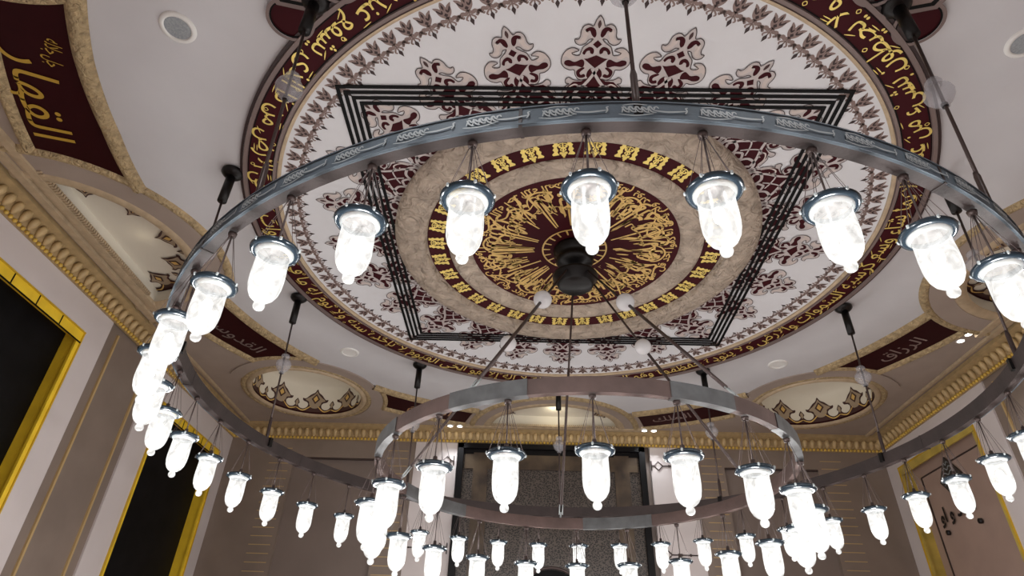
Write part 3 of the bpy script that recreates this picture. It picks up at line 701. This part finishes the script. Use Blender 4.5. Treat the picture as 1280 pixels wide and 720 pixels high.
# ------------------------------------------------------------------ glass lamps
PWR = 35.0
lamp_light = bpy.data.lights.new('bulb', 'POINT'); lamp_light.energy = PWR; lamp_light.shadow_soft_size = .05; lamp_light.color = (1.0, .985, .965)
def make_lamp():          # origin at the ring's underside, lamp hangs below
    o = empty('hanging_glass_lamp'); DZ = -.425
    mb = MB(); mb.tube([(0, 0, -.002), (0, 0, DZ + .05)], .0065, 6); mb.build('hanging_rod', 'rod', o)
    mb = MB(); mb.lathe([(.001, 0), (.03, -.002), (.026, -.03), (.001, -.035)], n=12); mb.build('hook_plate', 'rod', o)
    mb = MB(); mb.lathe([(.001, .085), (.016, .08), (.022, .03), (.045, .012), (.05, 0), (.001, 0)], (0, 0, DZ), 16)
    for k in range(3):
        a = 2 * pi * k / 3 + .3; mb.tube([(0, 0, DZ + .01), (.115 * cos(a), .115 * sin(a), DZ + .004)], .004, 5)
    mb.build('top_cap', 'rod', o)
    mb = MB(); mb.lathe([(.104, .004), (.114, .016), (.134, .014), (.146, 0), (.140, -.014), (.116, -.024), (.104, -.014)], (0, 0, DZ), 32, closed=True)
    for k in range(6):
        a = 2 * pi * k / 6 + .2; c = (.143 * cos(a), .143 * sin(a), DZ + .002); mb.lathe([(.001, .012), (.009, .006), (.009, -.008), (.001, -.014)], c, 8, 1)
    rim = mb.build('metal_rim', ['rim', 'relief'], o)
    for k in range(6):
        a = 2 * pi * k / 6 + .2; mb = MB(); mb.tube([(.008 * cos(a), .008 * sin(a), -.01), (.130 * cos(a), .130 * sin(a), DZ + .008)], .0022, 4, caps=False)
        mb.build('suspension_wire', 'wire', o)
    mb = MB(); mb.lathe([(.112, -.016), (.110, -.026), (.100, -.036), (.093, -.046)], (0, 0, DZ), 32); mb.build('glass_collar', 'rimglass', o)
    mb = MB(); prof = [(.093, -.044), (.092, -.075), (.093, -.13), (.095, -.19), (.095, -.25), (.092, -.30), (.083, -.35), (.066, -.39), (.044, -.415), (.028, -.425), (.022, -.430)]
    prof = [(r, z * .83) for r, z in prof]
    mb.lathe(prof, (0, 0, DZ), 32); sh = mb.build('glass_shade', 'shade', o)
    mb = MB(); mb.lathe([(.022, -.428), (.026, -.436), (.031, -.446), (.032, -.460), (.026, -.475), (.014, -.483), (.001, -.485)], (0, 0, DZ + .073), 20); mb.build('glass_finial', 'shade', o)
    mb = MB(); mb.lathe([(.032 * sin(pi * i / 8) + 1e-4, .05 * cos(pi * i / 8)) for i in range(9)], (0, 0, DZ - .16), 12); mb.build('light_bulb', 'bulb', o)
    li = bpy.data.objects.new('bulb', lamp_light); COL.objects.link(li); li.parent = o; li.location = (0, 0, DZ - .24)
    return o
lamp0 = make_lamp(); used = [False]
def lamp(loc, rz, label, group):
    if not used[0]: o = lamp0; used[0] = True
    else:
        o = lamp0.copy(); COL.objects.link(o)
        for ch in lamp0.children:
            c = ch.copy(); COL.objects.link(c); c.parent = o
            for g in ch.children: d = g.copy(); COL.objects.link(d); d.parent = c
    o.location = (loc[0], loc[1], loc[2] - .012); o.rotation_euler = (0, 0, rz); tag(o, label, 'lamp', group); return o
ORD = ['zeroth', 'first', 'second', 'third', 'fourth', 'fifth', 'sixth', 'seventh', 'eighth', 'ninth', 'tenth', 'eleventh', 'twelfth', 'thirteenth', 'fourteenth', 'fifteenth', 'sixteenth', 'seventeenth', 'eighteenth', 'nineteenth', 'twentieth']
G1, G2 = 'glass lamps on the large outer ring', 'glass lamps on the small inner ring'
for k in range(40):
    deg = -94 + 9 * k          # k=0 hangs in front of the medallion
    a = radians(deg)
    if k == 0: lb = 'lit outer-ring lamp hanging in front of the maroon ceiling medallion'
    elif k <= 6: lb = 'lit outer-ring lamp, %s to the right of the lamp before the medallion' % ORD[k]
    elif k >= 33: lb = 'lit outer-ring lamp, %s to the left of the lamp before the medallion' % ORD[40 - k]
    elif k <= 8: lb = 'lit outer-ring lamp outside the right edge, %s past the near lamps' % ORD[k - 6]
    elif k <= 20: lb = 'lit lamp on the far outer ring, %s counted from the right edge' % ORD[k - 8]
    else: lb = 'lit lamp on the far outer ring, %s counted from the left bend' % ORD[33 - k]
    r = RB - .06; lamp((r * cos(a), r * sin(a), BZ), rnd.uniform(0, 6), lb, G1)
for k in range(20):
    deg = -92.5 + 18 * k; a = radians(deg)
    if k == 0: lb = 'lit small-ring lamp nearest the middle, before the dark wall panel'
    elif k <= 5: lb = 'lit near-side lamp of the small ring, %s right of its middle lamp' % ORD[k]
    elif k >= 15: lb = 'lit near-side lamp of the small ring, %s left of its middle lamp' % ORD[20 - k]
    else: lb = 'lit far-side lamp of the small ring, %s from its right bend' % ORD[k - 5]
    r = RS - .03; lamp((r * cos(a), r * sin(a), SZ), rnd.uniform(0, 6), lb, G2)

# ------------------------------------------------------------------ ceiling fittings
def beam(name, e, ang):
    l = bpy.data.lights.new(name, 'SPOT'); l.energy = e; l.spot_size = radians(ang); l.spot_blend = .5; l.shadow_soft_size = .05; l.color = (.93, .97, 1.0); return l
spot_data = beam('spot_beam', 25, 90); spot_added = beam('spot_beam', 260, 125)  # second, stronger beam: for unseen fixtures added to light the near ring face
GS, GD = 'round ceiling speakers', 'pairs of small recessed spotlights'
for (x, y, lb) in ((-.751, -.616, 'round grey ceiling speaker with white rim at the upper left'), (-.717, .597, 'faint round speaker on the white ceiling near the left corner roundel'), (.725, .619, 'faint round speaker on the white ceiling near the right corner roundel'), (.745, -.600, 'round speaker cut by the upper right edge of the photo')):
    o = tag(empty('ceiling_speaker', (x * S, y * S, H - .004)), lb, 'ceiling speaker', GS)
    mb = MB(); mb.lathe([(.115, 0), (.115, -.016), (.13, -.02), (.155, -.014), (.16, 0)], n=40); mb.build('rim', 'spk_rim', o)
    mb = MB(); mb.lathe([(.001, -.010), (.118, -.010)], n=32, sm=False); mb.build('grille', 'speaker' if y < 0 else 'spk_rim', o)
for (x, y, side) in ((-.431, 1.206, 'left spotlight of the pair left of the back lunette'), (-.391, 1.206, 'right spotlight of the pair left of the back lunette'), (.374, 1.206, 'left spotlight of the pair right of the back lunette'), (.413, 1.206, 'right spotlight of the pair right of the back lunette'), (1.227, .442, 'farther spotlight of the pair beside the right maroon panel'), (1.227, .400, 'nearer spotlight of the pair beside the right maroon panel'), (-.431, -1.206, 'left spotlight of the added unseen pair above the camera on the left'), (-.391, -1.206, 'right spotlight of the added unseen pair above the camera on the left'), (.374, -1.206, 'left spotlight of the added unseen pair above the camera on the right'), (.413, -1.206, 'right spotlight of the added unseen pair above the camera on the right')):
    o = tag(empty('recessed_spotlight', (x * S, y * S, H - .002 - (.06 if y > 1 else .0))), 'small bright ' + side, 'spotlight', GD)
    mb = MB(); mb.lathe([(.05, .03), (.05, -.006), (.062, -.008), (.068, 0), (.068, .03)], n=24); mb.build('trim_ring', 'spk_rim', o)
    mb = MB(); mb.lathe([(.001, -.003), (.05, -.003)], n=24, sm=False); mb.build('lens', 'spot', o)
    sl = bpy.data.objects.new('spot_beam', spot_data if y > 0 else spot_added); COL.objects.link(sl); sl.parent = o; sl.location = (0, 0, -.02)

# ------------------------------------------------------------------ room shell
fl = MB(); fl.box((0, (B + F) / 2, -.05), (2 * W, B - F, .1)); struct(fl.build('floor', 'floor'))
HT = H + 1.2
wf = MB(); wf.box((0, F - .05, H / 2), (2 * W, .1, H)); struct(wf.build('wall_front', 'wallw'))
ct = MB(); ct.box((0, (B + F) / 2, HT + .05), (2 * W + .4, B - F + .4, .1)); ct.build('roof_slab', 'wallw', ceil)
WIN_TOP = Z(.848)
segs = [(F, .33 * S - .0, 'white'), (.33 * S, .60 * S, 'clad'), (.60 * S, B, 'white')]
wins = [(-.34 * S, .235 * S), (.712 * S, 1.19 * S)]
DR = .22
def side_wall(sx, name):
    w = struct(empty(name)); X = sx * W
    mb = MB()
    def slab(y0, y1, z0, z1, mi=0, t=.5, off=0.0): mb.box((X + sx * (t / 2 + off), (y0 + y1) / 2, (z0 + z1) / 2), (t, y1 - y0, z1 - z0), 0, mi)
    y = F
    for (a, b) in wins: 
        if a > y: pass
    slab(F, wins[0][0], 0, H); slab(wins[0][0], wins[0][1], WIN_TOP, H); slab(wins[0][0], wins[0][1], 0, .6); slab(wins[0][1], .33 * S, 0, H)
    slab(.33 * S, .60 * S, 0, H, 1, .5, .03)
    slab(.60 * S, wins[1][0], 0, H); slab(wins[1][0], wins[1][1], WIN_TOP, H); slab(wins[1][0], wins[1][1], 0, .6); slab(wins[1][1], B, 0, H)
    mb.build('wall_face', ['wallw', 'clad'], w)
    mb = MB()
    for q in (.375, .555): mb.box((X + sx * .02, q * S, H / 2 - .2), (.04, .035, H - .4))  # pale strips stand in for light stripes reflected in the shiny cladding
    mb.build('reflection_strip', 'groove', w)
    return w
wl = side_wall(-1, 'wall_left'); wr = side_wall(1, 'wall_right')
wn = 1
for sx in (-1, 1):
    for wi, (y0, y1) in enumerate(wins):
        o = struct(empty('window_%d' % wn, (sx * W, (y0 + y1) / 2, 0))); wn += 1; hw = (y1 - y0) / 2; z0, z1 = .6, WIN_TOP
        mb = MB()
        mb.box((sx * DR / 2, 0, z1 - .012), (DR, 2 * hw, .024)); 
        for s_ in (-1, 1): mb.box((sx * DR / 2, s_ * (hw - .012), (z0 + z1) / 2), (DR, .024, z1 - z0 - .03))
        mb.box((sx * DR / 2, 0, z0 + .012), (DR, 2 * hw, .024)); mb.build('gilt_reveal', 'yellow' if sx < 0 else 'unlitgilt', o)
        mb = MB(); e = .075; et = .15
        mb.box((sx * .004, 0, z1 - et / 2 + .01), (.03, 2 * hw + .02, et))
        for s_ in (-1, 1): mb.box((sx * .004, s_ * (hw - e / 2 + .01), (z0 + z1) / 2 - et / 2), (.03, e, z1 - z0 - et))
        mb.build('window_frame', 'yellow' if sx < 0 else 'unlitgilt', o)
        mb = MB(); q = .02
        mb.box((sx * -.012, 0, z1 + q / 2), (.03, 2 * hw + .05, q))
        for s_ in (-1, 1): mb.box((sx * -.012, s_ * (hw + q / 2), (z0 + z1) / 2), (.03, q, z1 - z0))
        mb.build('outer_bead', 'yellowd', o)
        mb = MB(); mb.box((sx * (DR + .02), 0, (z0 + z1) / 2), (.04, 2 * hw, z1 - z0))
        if sx < 0:
            mb.build('window_pane', 'pane', o)
            mb = MB(); mb.tube([(sx * -.02, -hw, z1 - et + .0), (sx * -.02, hw, z1 - et + .0)], .010, 6)
            for q in range(1, 6): yy = -hw + 2 * hw * q / 6; mb.box((sx * -.013, yy, z1 - et / 2), (.008, .016, et))
            mb.build('reveal_joints', 'black', o)
        else:
            mb.build('closed_panel', 'panelbeige', o)
            mb = MB(); 
            mb.box((sx * (DR - .01), 0, z1 - .26), (.02, 2 * hw - .5, .02))
            for s_ in (-1, 1): mb.box((sx * (DR - .01), s_ * (hw - .25), (z0 + z1) / 2 - .05), (.02, .02, z1 - z0 - .42))
            mb.build('panel_line', 'rod', o)

# back wall
wb = struct(empty('wall_back', (0, B, 0))); mb = MB()
mb.box((0, .25, H / 2), (2 * W, .3, H)); mb.build('wall_core', 'cladp', wb)
def strip(x0, x1, z0, z1, m, name, t=.10):
    b = MB(); b.box(((x0 + x1) / 2 * S, .1 - t / 2 + 0, (Z(z0) + Z(z1)) / 2), ((x1 - x0) * S, t, Z(z1) - Z(z0))); return b.build(name, m, wb)
FL = -.32
for sg in (-1, 1):
    a = (lambda x0, x1: (min(sg * x0, sg * x1), max(sg * x0, sg * x1)))
    strip(*a(.40, .575), FL, .99, 'wallw', 'white_panel', .12)
    strip(*a(.575, .70), FL, .99, 'clad', 'grooved_pier', .10)
    strip(*a(1.08, 1.36), FL, .99, 'clad', 'grooved_pier', .10)
    strip(*a(.70, 1.08), .865, .99, 'clad', 'header', .10)
    b = MB()
    for k in range(34):
        z = .90 - k * .032
        for (x0, x1) in ((.605, .69), (1.095, 1.18)):
            b.box((sg * (x0 + x1) / 2 * S, -.002, Z(z)), ((x1 - x0) * S, .006, .014))
    b.build('brass_grooves', 'groove', wb)
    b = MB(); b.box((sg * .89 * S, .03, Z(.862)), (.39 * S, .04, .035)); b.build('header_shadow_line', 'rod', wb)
# tall dark panel with marble bands, lattice and arch
dp = tag(empty('dark_wall_panel', (-.01 * S, B - .02, 0)), 'tall dark engraved panel with brown marble bands at the centre of the back wall', 'wall panel')
b = MB(); hw = .385 * S; zt = Z(.932)
for s_ in (-1, 1): b.box((s_ * (hw - .06), -.06, zt / 2), (.12, .12, zt))
b.box((0, -.06, zt - .05), (2 * hw, .12, .10)); b.build('panel_frame', 'blackp', dp)
b = MB(); b.box((0, .005, zt / 2), (2 * hw - .24, .05, zt - .1)); b.build('lattice_field', 'lattice', dp)
b = MB()
for s_ in (-1, 1): b.box((s_ * (hw - .48), -.035, zt / 2 - .05), (.30, .03, zt - .25))
b.box((0, -.036, zt - .36), (2 * hw - .3, .03, .30)); b.build('marble_band', 'marble', dp)
b = MB(); b.box((0, -.03, zt - .16), (2 * hw - .25, .02, .10)); b.build('plain_dark_bar', 'blackp', dp)
b = MB(); rA = .62; za = Z(.455) - rA
pts = [(rA, 0)] + circ((0, za), rA, 24, 0, pi, True) + [(-rA, 0)]
b.poly(pts, lambda u, v: (u, -.025, v)); b.build('arch_niche', 'black', dp)
b = MB(); b.tube([(rA + .03, -.03, .1)] + [(rA * 1.05 * cos(t), -.03, za + rA * 1.05 * sin(t)) for t in [pi * k / 24 for k in range(25)]] + [(-rA - .03, -.03, .1)], .03, 6); b.build('arch_moulding', 'rod', dp)

# bronze bar ornaments on the white panels
GO = 'bronze bar ornaments on the white panels'
for (x, z, flip, lb) in ((-.483, .862, 1, 'upper bronze bar ornament on the white panel left of the dark panel'), (-.483, .52, 1, 'lower bronze bar ornament on the white panel left of the dark panel'), (.474, .862, -1, 'upper bronze bar ornament on the white panel right of the dark panel'), (.474, .52, -1, 'lower bronze bar ornament on the white panel right of the dark panel')):
    o = tag(empty('wall_ornament', (x * S, B - .03, Z(z))), lb, 'wall ornament', GO)
    b = MB(); b.tube([(-.38 * flip, 0, 0), (.14 * flip, 0, 0)], .012, 6)
    for q in (-.38, -.22, -.05, .0): b.box((q * flip, 0, 0), (.03, .02, .05 if q > -.3 else .03))
    b.build('bar', 'rod', o)
    b = MB(); b.tube([(.22 * flip + .09 * cos(t), 0, .09 * sin(t)) for t in [pi / 2 * k for k in range(5)]], .012, 6); b.tube([(.32 * flip, 0, 0), (.36 * flip, 0, 0)], .012, 6); b.tube([(.36 * flip, 0, -.1), (.36 * flip, 0, .1)], .012, 6); b.build('diamond_end', 'rod', o)

# diamond plate and black lettering inside the right-hand niche
XR = W + DR - .02
o = tag(empty('diamond_plaque', (XR, .965 * S, Z(.742))), 'dark engraved diamond plaque on the beige panel of the right wall', 'plaque')
b = MB(); pts = [(0, .38), (.32, 0), (0, -.38), (-.32, 0)]
b.poly(pts, lambda u, v: (-.03, u, v)); pp = [(-.03, u, v) for u, v in pts]; qq = [(0, u, v) for u, v in pts]; b.add(pp + qq, [(k, (k + 1) % 4, 4 + (k + 1) % 4, 4 + k) for k in range(4)]); b.build('plate', 'diamond', o)
b = MB()
for k in range(7):
    z = .25 - k * .083; hw_ = .32 * (1 - abs(z) / .38) * .8
    b.ribbon([(-hw_, z), (-hw_ * .4, z + .03), (0, z - .02), (hw_ * .5, z + .03), (hw_, z)], .008, lambda u, v: (-.034, u, v), sub=4)
b.build('engraving', 'relief', o)
o = tag(empty('wall_lettering', (XR, 1.0 * S, Z(.632))), 'black arabic lettering below the diamond plaque on the right wall', 'lettering')
vs, fs = arabic_mesh('الهاد و او', .03); wd = max(v[0] for v in vs); b = MB(); b.add([(-.012, (wd / 2 - x) * .30, (y - .2) * .34) for x, y in vs], fs); b.build('letters', 'decal', o)
for (y, z, lb) in ((1.082, .583, 'left small black dot below the lettering on the right wall'), (.897, .578, 'right small black dot below the lettering on the right wall')):
    o = tag(empty('wall_stud', (XR, y * S, Z(z))), lb, 'stud', 'small black studs on the right wall')
    b = MB(); b.tube([(0, 0, 0), (-.04, 0, 0)], .045, 12); b.build('stud_head', 'decal', o)

# ------------------------------------------------------------------ light of the place: lamps above, warm cove light in the recesses
def cove(c, e, z=.12):
    l = bpy.data.lights.new('cove_light', 'POINT'); l.energy = e; l.color = (1, .9, .68); l.shadow_soft_size = .15
    o = bpy.data.objects.new('cove_light', l); COL.objects.link(o); o.location = (c[0], c[1], H + z)
for c in ROU[:2]: cove(c, 2.5, .3)
for i, c in enumerate(LUNC): cove((c[0] * .93, c[1] * .93), (.3, .3, 4)[i])
world = bpy.data.worlds.new('w'); bpy.context.scene.world = world; world.use_nodes = True
world.node_tree.nodes['Background'].inputs[0].default_value = (.6, .65, .7, 1); world.node_tree.nodes['Background'].inputs[1].default_value = .3

# ------------------------------------------------------------------ camera
pt, ro, ya = .5977, .0357, -.0315
U = Vector((0, -sin(pt), cos(pt))); Fw = Vector((0, cos(pt), sin(pt))); X = Vector((1, 0, 0))
Rr = X * cos(ro) + U * sin(ro); Uu = -X * sin(ro) + U * cos(ro)
yw = lambda v: Vector((v.x * cos(ya) + v.y * sin(ya), -v.x * sin(ya) + v.y * cos(ya), v.z))
Rr, Uu, Fw = yw(Rr), yw(Uu), yw(Fw)
cam = bpy.data.cameras.new('camera'); co = bpy.data.objects.new('camera', cam); COL.objects.link(co)
cam.sensor_width = 36; cam.lens = 783.8 / 1280 * 36; cam.clip_start = .05; cam.clip_end = 100
mx = Matrix((( Rr.x, Uu.x, -Fw.x, -.116 * S), (Rr.y, Uu.y, -Fw.y, -1.2736 * S), (Rr.z, Uu.z, -Fw.z, EYE), (0, 0, 0, 1)))
co.matrix_world = mx
sc = bpy.context.scene; sc.camera = co
sc.view_settings.view_transform = 'Standard'; sc.view_settings.look = 'None'; sc.view_settings.gamma = 1; sc.view_settings.exposure = 0.0
sc.view_settings.use_curve_mapping = False
